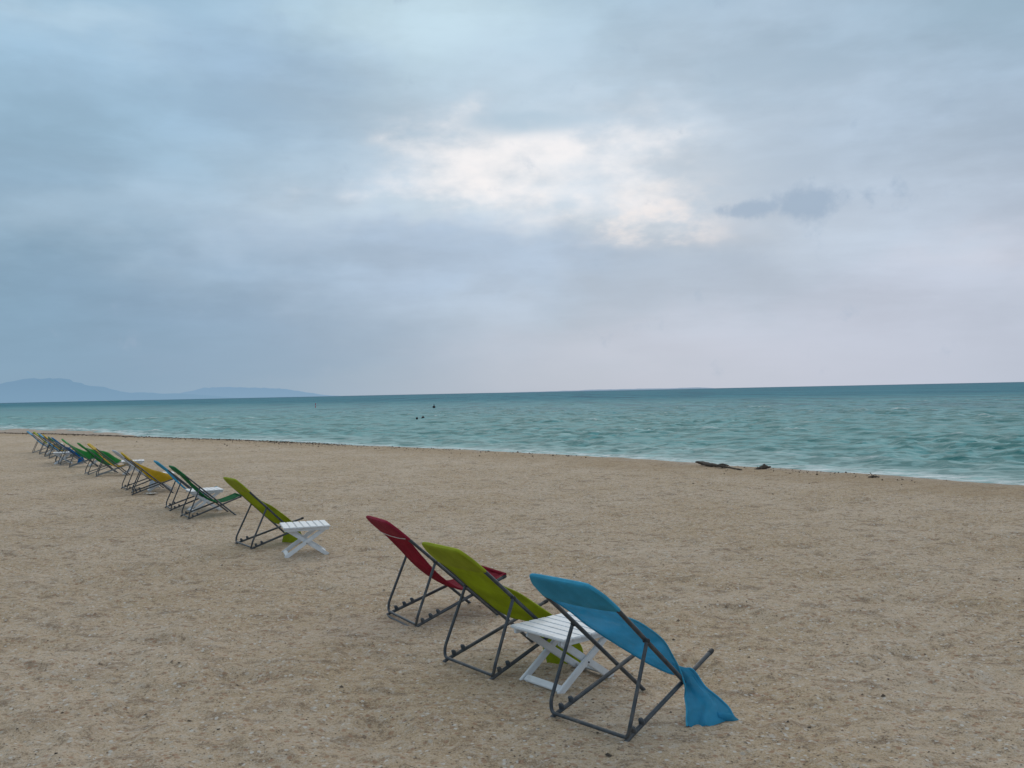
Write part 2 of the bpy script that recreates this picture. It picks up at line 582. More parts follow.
CH = [
    ('blue', 'drape', (.355, 4.922), .742, 'blue mesh deck chair nearest of all, loose sling trailing onto the sand'),
    ('olive', 'hang', (-.328, 6.023), .651, 'lime green deck chair between the red chair and the big white slatted table'),
    ('red', 'taut', (-.912, 7.35), .526, 'deep red deck chair, the only red one in the row'),
    ('olive', 'hang_straight', (-3.262, 11.19), .61, 'olive lime deck chair standing apart with a small white table at its right'),
    ('green', 'taut', (-4.98, 14.12), .531, 'dark green deck chair with upturned seat, in front of a pale blue-backed chair'),
    ('navysky', 'taut', (-5.63, 15.2), .496, 'mid blue deck chair half hidden behind the dark green one with upturned seat'),
    ('yellow', 'billow', (-7.293, 17.855), .409, 'golden yellow deck chair with wind-puffed sling, next to the white chair'),
    ('pale', 'hang_straight', (-7.846, 18.812), .568, 'white deck chair tucked behind the puffed golden yellow chair'),
    ('yellow', 'taut', (-9.842, 22.075), .33, 'yellow deck chair with narrow taut sling in front of a puffed green chair'),
    ('leaf', 'puff', (-10.398, 22.756), .561, 'bright green deck chair with puffed sling behind the narrow taut yellow chair'),
    ('leaf', 'billow', (-12.042, 25.345), .416, 'green deck chair with long dark frame, just before the pair of blue chairs'),
    ('navy', 'hang_straight', (-12.9, 26.55), .563, 'deep blue deck chair whose sling hangs down, behind the long-framed green chair'),
    ('green', 'taut', (-13.51, 27.558), .474, 'dark green deck chair between the hanging blue sling and a far yellow chair'),
    ('yellow', 'taut', (-14.863, 29.917), .452, 'farthest yellow deck chair, only its top showing above a dark green chair'),
    ('sky', 'taut', (-15.457, 30.838), .40, 'pale blue deck chair squeezed between the farthest yellow and farthest lime chairs'),
    ('olive', 'taut', (-16.194, 31.962), .391, 'farthest lime deck chair, second from the far end of the row'),
    ('sky', 'taut', (-17.0, 33.1), .379, 'pale blue deck chair at the far left end of the row'),
]
for fab, kind, (x, y), yaw, lab in CH:
    if fab == 'navysky': fab = 'blue'
    make_chair(lab, fab, kind, (x, y, gz(x, y) - .004), yaw, far=y > 20, pitch=.05 if kind == 'hang_straight' and fab == 'olive' else 0.0)


# ------------------------------------------------------------------ folding slatted tables
def make_table(label, loc, yaw):
    """x: direction of the crossed legs, y: direction of the slats"""
    root = tag(empty('folding_table', loc, yaw), label, 'table', 'white folding tables between the chairs')
    key = 'table'
    first = key not in DATA
    parts = DATA.setdefault(key, [])
    X, Y, Z = Vector((1, 0, 0)), Vector((0, 1, 0)), Vector((0, 0, 1))
    H = .346; hw = .26; hl = .25
    if first:
        def rec(o, parent_key=None): parts.append((o.name.split('.')[0], o.data, parent_key)); return o
        n = 7; w = 2 * hw / n
        for i in range(n):
            rec(bevel_box('slat', (-hw + w * (i + .5), 0, H - .009), (w - .005, 2 * hl, .018), (X, Y, Z), M['white'], root, .005))
        for s in (1, -1):
            rec(bevel_box('apron', (0, s * (hl - .035), H - .034), (2 * hw - .03, .02, .030), (X, Y, Z), M['white'], root, .003))
        for q, s in ((0, 1), (0, -1), (1, 1), (1, -1)):
            sg = 1 if q == 0 else -1
            top = Vector((sg * .20, 0, H - .042)); bot = Vector((-sg * .238, 0, 0.004))
            d = (top - bot).normalized(); pr = Y.cross(d)
            yy = s * ((hl - .078) if q == 0 else (hl - .104))
            c = (top + bot) / 2 + Vector((0, yy, 0))
            lg = rec(bevel_box('leg', c, ((top - bot).length, .022, .043), (d, Y, d.cross(Y)), M['white'], root, .004))
            if q == 0:
                b = MB(); b.tube([(0, yy + s * .008, H / 2 - .02), (0, yy + s * .0145, H / 2 - .02)], .006, 8)
                rec(b.build('screw', M['screw'], lg), len(parts) - 1)
        for sg, yw in ((1, hl - .093), (-1, hl - .119)):
            bot = Vector((-sg * .211, 0, .030))
            d = Vector((sg * .438, 0, H - .046)).normalized()
            rec(bevel_box('crossbar', bot, (.045, 2 * yw, .016), (d, Y, d.cross(Y)), M['white'], root, .003))
    else:
        objs = []
        for nm, me, pk in parts:
            o = bpy.data.objects.new(nm, me); COL.objects.link(o); o.parent = root if pk is None else objs[pk]
            objs.append(o)
    return root


def ray_ground(px, py, z):
    X = (px - 512) / CAM_F; Y = (384 - py) / CAM_F
    c, s = math.cos(CAM_R), math.sin(CAM_R)
    x = c * X + s * Y; y = -s * X + c * Y
    d = (x, math.cos(CAM_P) - y * math.sin(CAM_P), math.sin(CAM_P) + y * math.cos(CAM_P))
    t = (z - CAM_H) / d[2]
    return d[0] * t, d[1] * t


TB = [
    (.312, 5.80, .69, 'big white slatted folding table between the lime chair and the nearest blue chair'),
    (-2.385, 10.62, .33, 'white slatted folding table right of the lone olive lime chair'),
    (-4.95, 14.95, .5, 'white folding table glimpsed between the dark green and mid blue chairs'),
    (-7.0, 18.5, .45, 'white folding table under the puffed golden yellow chair, near the white chair'),
    (-9.2, 22.6, .4, 'white folding table behind the narrow taut yellow chair'),
    (-11.5, 25.9, .45, 'white folding table just beside the bright puffed green chair'),
    (-13.0, 27.0, .45, 'white folding table below the hanging deep blue sling'),
    (-15.8, 32.2, .4, 'tiny white folding table under the farthest lime chair'),
]
for x, y, yaw, lab in TB:
    make_table(lab, (x, y, gz(x, y) - .006), yaw)


# ------------------------------------------------------------------ beach (one sheet all round)
def fan(angles, radii):
    A, Rr = np.meshgrid(angles, radii)
    return Rr * np.sin(A), Rr * np.cos(A)


def grid_mesh(name, x, y, z, mat, wrap, attrs=None):
    nr, na = x.shape
    co = np.stack([x, y, z], -1).reshape(-1, 3).astype(np.float32)
    i = np.arange(nr - 1)[:, None]; j = np.arange(na if wrap else na - 1)[None]
    j2 = (j + 1) % na
    q = np.stack([i * na + j, i * na + j2, (i + 1) * na + j2, (i + 1) * na + j], -1)[..., ::-1].reshape(-1, 4)
    me = bpy.data.meshes.new(name)
    me.vertices.add(len(co)); me.vertices.foreach_set('co', co.ravel())
    me.loops.add(q.size); me.loops.foreach_set('vertex_index', q.ravel().astype(np.int32))
    me.polygons.add(len(q))
    me.polygons.foreach_set('loop_start', np.arange(0, q.size, 4, dtype=np.int32))
    me.polygons.foreach_set('use_smooth', np.ones(len(q), dtype=bool))
    me.update(calc_edges=True)
    for k, v in (attrs or {}).items():
        a = me.attributes.new(k, 'FLOAT', 'POINT'); a.data.foreach_set('value', v.ravel().astype(np.float32))
    me.materials.append(mat)
    o = bpy.data.objects.new(name, me); COL.objects.link(o)
    return o


def sand_material():
    m, nt = new_mat('coral sand'); b = NB(nt)
    tc = b.n('ShaderNodeTexCoord').outputs['Object']
    at = b.n('ShaderNodeAttribute', attribute_name='shore').outputs['Fac']
    big = b.noise(tc, .55, 4, .6)
    mid = b.noise(b.mapping(tc, (1, 1, 1), (0, 0, R(40))), 3.2, 5, .65, .3)
    fine = b.noise(tc, 15, 5, .78)
    grain = b.noise(tc, 85, 3, .8)
    c = b.mix(b.smooth(big, .36, .66), (.525, .395, .255), (.605, .478, .345))
    c = b.mix(b.m('MULTIPLY', b.smooth(mid, .50, .70), .55), c, (.33, .235, .155))
    strk = b.noise(b.mapping(tc, (.55, 1.6, 1), (0, 0, R(48))), 5.0, 4, .65, 0)
    c = b.mix(b.m('MULTIPLY', b.smooth(strk, .52, .66), .7), c, (.27, .195, .13))
    c = b.mix(b.m('MULTIPLY', b.smooth(fine, .50, .66), .7), c, (.60, .54, .47))
    c = b.mix(b.m('MULTIPLY', b.smooth(fine, .48, .36), .7), c, (.21, .155, .11))
    c = b.mix(b.m('MULTIPLY', b.smooth(grain, .52, .68), .65), c, (.74, .69, .62))
    c = b.mix(b.m('MULTIPLY', b.smooth(grain, .46, .30), .75), c, (.14, .10, .075))
    # loose coarse bits of coral and shell, pale, rusty and dark
    for sc, thr, colr, amt, keep in ((30, .26, (.70, .68, .64), .8, .80), (46, .24, (.10, .075, .055), .7, .85), (17, .20, (.56, .53, .48), .6, .8), (13, .09, (.10, .08, .06), .7, .88), (24, .3, (.36, .20, .12), .6, .75)):
        v = b.n('ShaderNodeTexVoronoi', feature='F1'); v.inputs['Scale'].default_value = sc
        v.inputs['Randomness'].default_value = 1.0
        b.l(b.mapping(tc, (1, 1, 1), (0, 0, sc * .1)), v.inputs['Vector'])
        sep = b.n('ShaderNodeSeparateColor'); b.l(v.outputs['Color'], sep.inputs[0])
        pick = b.m('GREATER_THAN', sep.outputs[0], keep)
        dot = b.smooth(v.outputs['Distance'], thr * 1.5, thr * .9)
        c = b.mix(b.m('MULTIPLY', b.m('MULTIPLY', dot, pick), amt), c, colr)
    # damp towards the water
    edge = b.m('ADD', at, b.m('MULTIPLY', b.m('SUBTRACT', b.noise(tc, 1.3, 4), .5), 2.4))
    wet = b.smooth(edge, -1.1, .5)
    c = b.mix(b.m('MULTIPLY', wet, .95), c, b.mix(.5, c, (.16, .095, .045), 'MULTIPLY'))
    rust = b.m('MULTIPLY', b.smooth(edge, -3.2, -1.0), b.smooth(edge, .3, -.6))
    c = b.mix(b.m('MULTIPLY', rust, .4), c, (.33, .225, .12))
    h = b.m('ADD', b.m('ADD', b.m('MULTIPLY', mid, 1.0), b.m('MULTIPLY', fine, 1.0)), b.m('MULTIPLY', grain, .35))
    nrm = b.bump(h, 1.0, .035)
    p = b.bsdf(c, b.m('SUBTRACT', .92, b.m('MULTIPLY', wet, .35)), .25, normal=nrm)
    b.out(p.outputs[0])
    return m


half = R(36)
a_f = np.linspace(-half, half, 900)
a_c = np.linspace(half, 2 * math.pi - half, 120)[1:-1]
ang = np.concatenate([a_f, a_c])
rad = np.concatenate([np.geomspace(.25, 2.8, 14)[:-1], np.geomspace(2.8, 75, 640), np.geomspace(78, 900, 24)])
bx, by = fan(ang, rad)
bz, bd, bs = beach_z(bx, by)
beach = grid_mesh('sand_beach', bx, by, bz, sand_material(), True, {'shore': bd})
tag(beach, 'wide beach of pale brown coarse coral sand', None, kind='structure')


# ------------------------------------------------------------------ sea
def sea_material():
    m, nt = new_mat('sea water'); b = NB(nt)
    tc = b.n('ShaderNodeTexCoord').outputs['Object']
    sh = b.n('ShaderNodeAttribute', attribute_name='shore').outputs['Fac']
    cr = b.n('ShaderNodeAttribute', attribute_name='crest').outputs['Fac']
    fo = b.n('ShaderNodeAttribute', attribute_name='foam').outputs['Fac']
    rotm = (0, 0, R(45))
    patch = b.noise(b.mapping(tc, (.35, 1, 1), rotm), .05, 4, .6)
    ds = b.m('ADD', sh, b.m('MULTIPLY', b.m('SUBTRACT', patch, .5), 30))
    c = b.mix(b.smooth(sh, 1, 9), (.17, .35, .355), (.046, .265, .283))
    c = b.mix(b.smooth(ds, 8, 60), c, (.034, .238, .285))
    c = b.mix(b.smooth(ds, 60, 220), c, (.026, .195, .275))
    c = b.mix(b.smooth(sh, 120, 3500), c, (.032, .150, .250))
    # painted wave shading: shoreward faces dark green, backs and crests paler
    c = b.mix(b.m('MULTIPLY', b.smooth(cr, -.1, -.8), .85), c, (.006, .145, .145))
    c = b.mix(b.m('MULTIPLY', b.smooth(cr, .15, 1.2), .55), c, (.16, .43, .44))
    dk = b.noise(b.mapping(tc, (.42, 1.3, 1), rotm), 1.9, 5, .65, .3)  # dark wave facets, near and far, painted by noise into the water colour
    c = b.mix(b.m('MULTIPLY', b.smooth(dk, .50, .60), .6), c, (.008, .155, .165))
    dk2 = b.noise(b.mapping(tc, (.22, .9, 1), rotm), .42, 5, .7, .3)
    c = b.mix(b.m('MULTIPLY', b.smooth(dk2, .50, .62), b.smooth(sh, 25, 70, 0, .5)), c, (.008, .085, .13))
    c = b.mix(b.m('MULTIPLY', b.smooth(dk2, .48, .36), b.smooth(sh, 25, 70, 0, .35)), c, (.07, .29, .35))
    # light and dark of far swell faces, painted as streaks running out to sea
    s1 = b.noise(b.mapping(tc, (.22, .030, 1), (0, 0, R(-6))), 1.0, 5, .7, .2)
    s2 = b.noise(b.mapping(tc, (.085, .0045, 1), (0, 0, R(5))), 1.0, 6, .75, .2)
    w1 = b.m('MULTIPLY', b.smooth(sh, 35, 80), b.smooth(sh, 400, 150))
    w2 = b.smooth(sh, 90, 260)
    c = b.mix(b.m('MULTIPLY', b.smooth(s1, .50, .62), b.m('MULTIPLY', w1, .55)), c, (.012, .105, .155))
    c = b.mix(b.m('MULTIPLY', b.smooth(s1, .48, .36), b.m('MULTIPLY', w1, .40)), c, (.085, .30, .35))
    c = b.mix(b.m('MULTIPLY', b.smooth(s2, .50, .62), b.m('MULTIPLY', w2, .60)), c, (.010, .085, .15))
    c = b.mix(b.m('MULTIPLY', b.smooth(s2, .48, .34), b.m('MULTIPLY', w2, .50)), c, (.075, .25, .32))
    gl_ = b.noise(b.mapping(tc, (.6, 2.2, 1), rotm), 3.1, 4, .7, .2)
    c = b.mix(b.m('MULTIPLY', b.smooth(gl_, .58, .68), .45), c, (.26, .50, .51))
    fn = b.noise(b.mapping(tc, (.55, 1.2, 1), rotm), 3.2, 6, .72, .6)
    fine = b.noise(b.mapping(tc, (.5, 1.3, 1), rotm), 9, 4, .7, .3)
    foam = b.m('MULTIPLY', fo, b.smooth(b.m('ADD', b.m('MULTIPLY', fn, .7), b.m('MULTIPLY', fine, .3)), .40, .62))
    c = b.mix(foam, c, (.72, .78, .79))
    h1 = b.noise(b.mapping(tc, (.45, 1.25, 1), rotm), 1.1, 5, .62, .4)
    h2 = b.noise(b.mapping(tc, (.6, 1.2, 1), rotm), 5.5, 4, .6)
    h3 = b.noise(b.mapping(tc, (.3, 1.1, 1), rotm), .16, 4, .6)
    n1 = b.bump(h3, .6, 1.2)
    n2 = b.bump(h1, .8, .12, n1)
    n3 = b.bump(h2, .7, .035, n2)
    dif = b.n('ShaderNodeBsdfDiffuse'); b.put(dif.inputs[0], c); b.l(n3, dif.inputs['Normal'])
    gl = b.n('ShaderNodeBsdfGlossy'); gl.inputs['Roughness'].default_value = .30; b.l(n3, gl.inputs['Normal'])
    lw = b.n('ShaderNodeLayerWeight'); lw.inputs[0].default_value = .5; b.l(n3, lw.inputs['Normal'])
    fr = b.m('POWER', lw.outputs['Facing'], 4.0)
    lim = b.smooth(sh, 8, 200, .20, .05)
    fr = b.m('MULTIPLY', b.m('ADD', .03, b.m('MULTIPLY', fr, lim)), b.m('SUBTRACT', 1.0, b.m('MULTIPLY', foam, .8)))
    mx = b.n('ShaderNodeMixShader'); b.l(fr, mx.inputs[0]); b.l(dif.outputs[0], mx.inputs[1]); b.l(gl.outputs[0], mx.inputs[2])
    b.out(mx.outputs[0])
    return m


a_s = np.concatenate([np.linspace(-R(90), -R(40), 60)[:-1], np.linspace(-R(40), R(40), 1100), np.linspace(R(40), R(125), 80)[1:]])
r_s = np.concatenate([np.geomspace(10.5, 160, 520), np.geomspace(161, 1200, 120)[1:], np.geomspace(1250, 40000, 40)])
sx, sy = fan(a_s, r_s)
sd, sp = shore_d(sx, sy)
gap = np.gradient(r_s)[:, None] * np.ones_like(sx)
zz = np.zeros_like(sx); slope = np.zeros_like(sx)
on = np.array([-.71, -.70]); on /= np.linalg.norm(on)       # direction the waves travel
base_ang = math.atan2(on[1], on[0])
warpx = .7 * fbm(sx / 14, sy / 14, 71, 2); warpy = .7 * fbm(sx / 14 + 50, sy / 14, 72, 2)
for k in range(56):
    lam = 0.30 * (3.6 / .30) ** (k / 55.0) * rng.uniform(.9, 1.1)
    th = base_ang + rng.normal(0, .55 if lam > 1.6 else .85)
    kk = 2 * math.pi / lam
    ph = kk * ((sx + warpx) * math.cos(th) + (sy + warpy) * math.sin(th)) + rng.uniform(0, 6.28)
    amp = .0062 * lam ** .60
    keep = np.clip((lam / (gap * 2.2) - 1), 0, 1)
    zz += amp * keep * np.sin(ph); slope += amp * kk * keep * np.cos(ph)
grp = .65 + 1.1 * np.clip(fbm(sx / 9, sy / 9, 81, 2) + .35, 0, 1.2)
zz *= grp
zz = zz + 2.6 * zz * np.abs(zz)
zz = .13 * np.tanh(zz / .13)
# sharp little crests, long along the shore and short across it
cu = sx * (-on[1]) + sy * on[0] + warpx; cvv = sx * on[0] + sy * on[1] + warpy
def ridged(su, sv, seed):
    n = 1 - np.abs(2.6 * vnoise(cu / su, cvv / sv, seed)); return np.clip(n, 0, 1) ** 3
for su, sv, a_, sd_ in ((3.4, 1.2, .060, 201), (1.8, .62, .044, 202), (.95, .34, .026, 203), (.5, .18, .012, 204)):
    keep = np.clip(sv / (gap * 1.6) - .4, 0, 1)
    r0 = ridged(su, sv, sd_); r1 = np.roll(r0, 1, axis=0)
    zz += a_ * keep * (r0 - .25) * grp
    slope += -1.1 * a_ / sv * keep * np.clip((r0 - .35) * 2.2, -.3, 1.3) * grp
# short breaking swells parallel to the shore
brk = np.zeros_like(sx)
for d0, a0, w0, sd0 in ((5.2, .05, .45, 3), (10.5, .055, .6, 4), (17.0, .055, .7, 5), (27, .055, .9, 6)):
    dd = sd + 2.6 * fbm(sp / 13, sd * 0 + d0, 90 + sd0, 2) + .6 * fbm(sp / 2.3, sd * 0 + d0, 95 + sd0, 2) - d0
    mask = np.clip(fbm(sp / 10 + 3.3 * sd0, sd * 0 + 2 * d0, 99 + sd0, 2) * 1.8 + .5, 0, 1)
    prof = np.where(dd > 0, np.exp(-(dd / (w0 * 1.5)) ** 2), np.exp(-(dd / (w0 * .6)) ** 2))
    zz += a0 * mask * prof
    slope -= a0 * mask * np.where(dd < 0, 1, 0) * np.exp(-((dd + w0 * .4) / (w0 * .5)) ** 2) * 4.0
    brk += mask * np.exp(-((dd + .1) / (w0 * .45)) ** 2)
damp = np.clip(sd / 6.0, .12, 1)
zz *= damp
crest = slope * grp / .17 + zz / .30  # slope and height, used to paint wave shading into the colour
edge = sd - (1.3 + 5.5 * np.clip((-sx - 19.0) / 9.0, 0, 1))
foam = np.clip(1.1 - np.abs(edge - .3) / 1.2, 0, 1) + .40 * np.clip(1 - edge / 6.0, 0, 1) * np.clip(.5 + 1.6 * fbm(sx / 3, sy / 3, 61, 3), 0, 1)
foam += .55 * np.clip(-sx / 14 - .4, 0, 1) * np.clip(1 - edge / 7.0, 0, 1) * np.clip(.4 + 2.2 * fbm(sp / 5.0, sd / 1.4, 68, 3), 0, 1)
foam += .40 * np.clip(brk, 0, 1) * np.clip(.35 + 2 * fbm(sp / 2.0, sd / .8, 63, 2), 0, 1)
caps = np.clip((zz / .085 - .95) * 2.0, 0, 1) * np.clip(fbm(sx / 6, sy / 6, 66, 2) * 3, 0, 1)
foam += 1.0 * caps * (sd < 160)
foam = np.clip(foam, 0, 1)
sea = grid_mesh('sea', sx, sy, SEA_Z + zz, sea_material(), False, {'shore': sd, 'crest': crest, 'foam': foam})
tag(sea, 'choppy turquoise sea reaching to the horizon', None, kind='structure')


# ------------------------------------------------------------------ far land
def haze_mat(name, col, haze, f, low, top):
    """distant land with haze painted in: dark slopes plus airlight as emission"""
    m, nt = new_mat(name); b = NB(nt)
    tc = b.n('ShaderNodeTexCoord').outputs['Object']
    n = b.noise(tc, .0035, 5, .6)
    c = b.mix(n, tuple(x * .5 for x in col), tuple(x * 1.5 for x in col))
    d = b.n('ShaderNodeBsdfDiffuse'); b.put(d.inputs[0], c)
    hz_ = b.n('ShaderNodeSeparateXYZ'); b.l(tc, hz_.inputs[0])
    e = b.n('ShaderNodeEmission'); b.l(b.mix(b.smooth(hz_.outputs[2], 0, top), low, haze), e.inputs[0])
    mx = b.n('ShaderNodeMixShader'); mx.inputs[0].default_value = f  # emission share stands in for the haze in front of the land
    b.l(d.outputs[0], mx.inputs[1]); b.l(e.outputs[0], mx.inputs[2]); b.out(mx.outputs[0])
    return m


def ridge(name, prof, dist, depth, mat, label, seed):
    """prof: (px, height in px above the horizon) as seen from the beach -> real heights at that distance"""
    xs = np.array([p[0] for p in prof], float); hs = np.array([p[1] for p in prof], float)
    n = 160; u = np.linspace(xs[0], xs[-1], n)
    hgt = np.interp(u, xs, hs)
    ker = np.hanning(11); ker /= ker.sum()
    hgt = np.convolve(np.pad(hgt, 5, mode='edge'), ker, 'valid')
    hgt = np.maximum(hgt + 1.1 * fbm(u / 26, u * 0, seed, 4) * np.clip(hgt / 5, 0, 1), 0) * dist / CAM_F
    X = (u - 512) / CAM_F * dist
    nd = 14; V = []; F = []
    for j in range(nd):
        t = j / (nd - 1) * 2 - 1
        k = np.cos(t * math.pi / 2) ** .8
        rough = 1 + .35 * fbm(u / 12, u * 0 + t * 3, seed + 5, 3)
        z = hgt * k * (rough if j != nd // 2 else 1) - 12
        for i in range(n): V.append((X[i], dist + t * depth, z[i] + SEA_Z))
    for j in range(nd - 1):
        for i in range(n - 1):
            F.append((j * n + i, j * n + i + 1, (j + 1) * n + i + 1, (j + 1) * n + i))
    return tag(link_mesh(name, V, F, mat), label, None, kind='structure')


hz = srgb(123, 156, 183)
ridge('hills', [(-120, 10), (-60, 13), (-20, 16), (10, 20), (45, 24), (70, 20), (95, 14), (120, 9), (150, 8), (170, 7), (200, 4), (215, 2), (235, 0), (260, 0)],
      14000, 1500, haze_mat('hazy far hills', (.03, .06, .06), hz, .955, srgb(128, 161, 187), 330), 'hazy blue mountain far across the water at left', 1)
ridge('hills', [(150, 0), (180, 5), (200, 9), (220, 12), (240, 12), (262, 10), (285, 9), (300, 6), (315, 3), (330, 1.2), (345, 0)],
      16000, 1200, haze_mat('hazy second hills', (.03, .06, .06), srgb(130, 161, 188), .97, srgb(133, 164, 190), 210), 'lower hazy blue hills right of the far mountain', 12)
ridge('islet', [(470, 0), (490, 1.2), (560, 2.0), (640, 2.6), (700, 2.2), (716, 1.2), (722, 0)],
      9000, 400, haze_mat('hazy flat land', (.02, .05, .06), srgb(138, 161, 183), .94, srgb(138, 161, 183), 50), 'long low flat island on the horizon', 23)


# ------------------------------------------------------------------ small things
def blob(name, center, r, mat, parent=None, seed=0, rough=.15, sq=(1, 1, 1), sub=3):
    bm = bmesh.new(); bmesh.ops.create_icosphere(bm, subdivisions=sub, radius=1)
    rr = random.Random(seed); off = [rr.uniform(0, 9) for _ in range(3)]
    for v in bm.verts:
        n = math.sin(v.co.x * 3 + off[0]) * math.sin(v.co.y * 3.3 + off[1]) + .6 * math.sin(v.co.z * 5 + off[2] + v.co.x * 4)
        v.co = v.co * r * (1 + rough * n); v.co = Vector((v.co.x * sq[0], v.co.y * sq[1], v.co.z * sq[2])) + Vector(center)
    me = bpy.data.meshes.new(name); bm.to_mesh(me); bm.free(); me.materials.append(mat)
    me.polygons.foreach_set('use_smooth', [True] * len(me.polygons))
    o = bpy.data.objects.new(name, me); COL.objects.link(o)
    if parent: o.parent = parent
    return o


def sea_pt(px, py): return ray_ground(px, py, SEA_Z)


# round dark float
x, y = sea_pt(434, 408)
t = tag(empty('float_buoy', (x, y, SEA_Z)), 'larger dark round float, alone and farthest out of the dark ones', 'buoy')
blob('float_body', (0, 0, .14), .21, M['dark'], t, 1, .04)
b_ = MB(); b_.tube([(0, 0, .36), (0, 0, .44), (.03, 0, .48), (0, 0, .52)], [.05, .05, .04, .03], 8); b_.build('top_ring', M['dark'], t)
for px, py, r, lab in ((423, 419, .13, 'small dark float riding low on the water, right of a smaller one'), (417, 419.5, .09, 'smallest dark float on the water, left of its twin')):
    x, y = sea_pt(px, py)
    t = tag(empty('float_buoy', (x, y, SEA_Z)), lab, 'buoy', 'pair of small dark floats')
    blob('float_body', (0, 0, .09), r, M['dark'], t, px, .05)
    b_ = MB(); b_.tube([(0, 0, .09 + r * .8), (0, 0, .09 + r * 1.25)], [.04, .025], 8); b_.build('top_ring', M['dark'], t)
# slim red marker
x, y = sea_pt(315.5, 407.5)
t = tag(empty('marker_buoy', (x, y, SEA_Z)), 'slim upright marker with red top, out on the water at left', 'buoy'); t.scale = (.55, .55, .7)
b_ = MB(); b_.tube([(0, 0, -.2), (0, 0, .05), (0, 0, .22), (0, 0, .3)], [.2, .22, .16, .05], 12); b_.build('float_body', M['signal'], t)
b_ = MB(); b_.tube([(0, 0, .25), (.02, 0, .75)], .05, 8); b_.build('mast', M['signal'], t)
b_ = MB(); b_.tube([(.02, 0, .68), (.02, 0, .74), (.03, 0, 1.0), (.03, 0, 1.04)], [.05, .15, .15, .04], 10); b_.build('red_top', M['signal'], t)


def bark_tube(pts, rads, seed, seg=12):
    b = MB(); P = catmull(np.array(pts), 26); rr = catmull(np.array(rads)[:, None], 26)[:, 0]
    b.tube([tuple(p) for p in P], [float(max(q, .004)) for q in rr], seg)
    rnd = random.Random(seed)
    b.v = [tuple(c + rnd.uniform(-.007, .007) for c in v) for v in b.v]
    return b


def at(px, py, dz=0.0):
    x, y = ray_ground(px, py, 0); return x, y, gz(x, y) + dz


p0 = Vector(at(700, 465.6)); p1 = Vector(at(741, 470.0)); dv = p1 - p0
t = tag(empty('driftwood_log', p0), 'long dark driftwood log lying along the waterline', 'driftwood')
pts = [Vector((-.10, 0, .09)), Vector((.05, 0, .06)), dv * .25 + Vector((0, 0, .05)), dv * .5 + Vector((0, 0, .05)), dv * .75 + Vector((0, .05, .03)), dv * 1.02 + Vector((0, 0, .012))]
bark_tube([tuple(p) for p in pts], [.018, .042, .042, .03, .022, .014], 3).build('trunk', M['wood'], t)
bark_tube([tuple(dv * .45 + Vector((0, 0, .06))), tuple(dv * .5 + Vector((.05, -.06, .11))), tuple(dv * .58 + Vector((.1, -.1, .09)))], [.035, .03, .012], 5).build('branch_stub', M['wood'], t).scale = (1, 1, .75)
p2 = Vector(at(763, 469.2))
t = tag(empty('driftwood_stump', p2), 'short dark knotty driftwood chunk right of the long log', 'driftwood'); t.scale = (.85, .8, .72)
bark_tube([(-.20, 0, .01), (-.08, 0, .04), (.04, .0, .075), (.12, 0, .07)], [.02, .055, .07, .045], 8).build('trunk', M['wood'], t)
bark_tube([(.02, 0, .09), (.03, 0, .14), (.06, 0, .15)], [.04, .03, .015], 9).build('root_knob', M['wood'], t)
bark_tube([(.1, 0, .07), (.16, 0, .07), (.20, 0, .08)], [.035, .028, .015], 10).build('root_knob', M['wood'], t)
p3 = Vector(at(873, 477.6))
t = tag(empty('dry_twig', p3), 'small dry twig standing up out of the sand near the waterline', 'twig')
t.scale = (.62, .62, .62)
bark_tube([(.0, 0, -.03), (-.03, 0, .08), (-.09, .0, .16)], [.018, .015, .008], 12, 6).build('stem', M['wood'], t)
bark_tube([(-.02, 0, .05), (.06, 0, .09), (.12, 0, .08)], [.014, .010, .006], 13, 6).build('side_twig', M['wood'], t)
bark_tube([(-.15, 0, .02), (.0, 0, .035), (.2, 0, .025)], [.02, .03, .015], 14, 6).build('side_twig', M['wood'], t)

# pale crumpled cloth lying near the puffed yellow chair
x, y, z = at(150.5, 494.2)
rows = []
for i in range(7):
    rows.append([(-.24 + .08 * i + .02 * math.sin(j * 2 + i), -.10 + .05 * j, .02 + .035 * abs(math.sin(i * 1.7 + j * 1.1))) for j in range(5)])
V, F = sheet(rows, 28, 20, .006, .012, 9)
o = link_mesh('crumpled_cloth', V, F, M['cloth']); o.location = (x, y, z); o.rotation_euler = (0, 0, -.2); o.scale = (.55, .55, .55)
tag(o, 'pale crumpled cloth left on the sand below the golden yellow chair', 'cloth')

# scattered shell and coral bits on the near sand
def scatter(name, n, rfun, size, mat, label, seed, thin=.35):
    g = np.random.default_rng(seed); pts = []
    while len(pts) < n:
        x, y = rfun(g)
        pts.append((x, y))
    P = np.array(pts); z, d, s = beach_z(P[:, 0], P[:, 1])
    V = []; F = []
    for (x, y), zz_ in zip(pts, z):
        s_ = size(g); k = 6; a0 = g.uniform(0, 6.28); o = len(V)
        el = g.uniform(.5, 1.0); tx, ty = g.normal(0, .25, 2)
        ring = []
        for q in range(k):
            a = a0 + 6.283 * q / k; r = s_ * g.uniform(.65, 1.1)
            lx, ly = r * math.cos(a), r * math.sin(a) * el
            ring.append((x + lx, y + ly, zz_ + .001 + lx * tx + ly * ty))
        V += ring; V.append((x + g.normal(0, s_ * .2), y + g.normal(0, s_ * .2), zz_ + s_ * thin * g.uniform(.5, 1.5)))
        for q in range(k): F.append((o + q, o + (q + 1) % k, o + k))
    return tag(link_mesh(name, V, F, mat, smooth=False), label, None, kind='stuff')


def near_sand(g):
    r = 3.0 + 15 * g.random() ** 1.6; a = g.uniform(-.62, .62); return r * math.sin(a), r * math.cos(a)


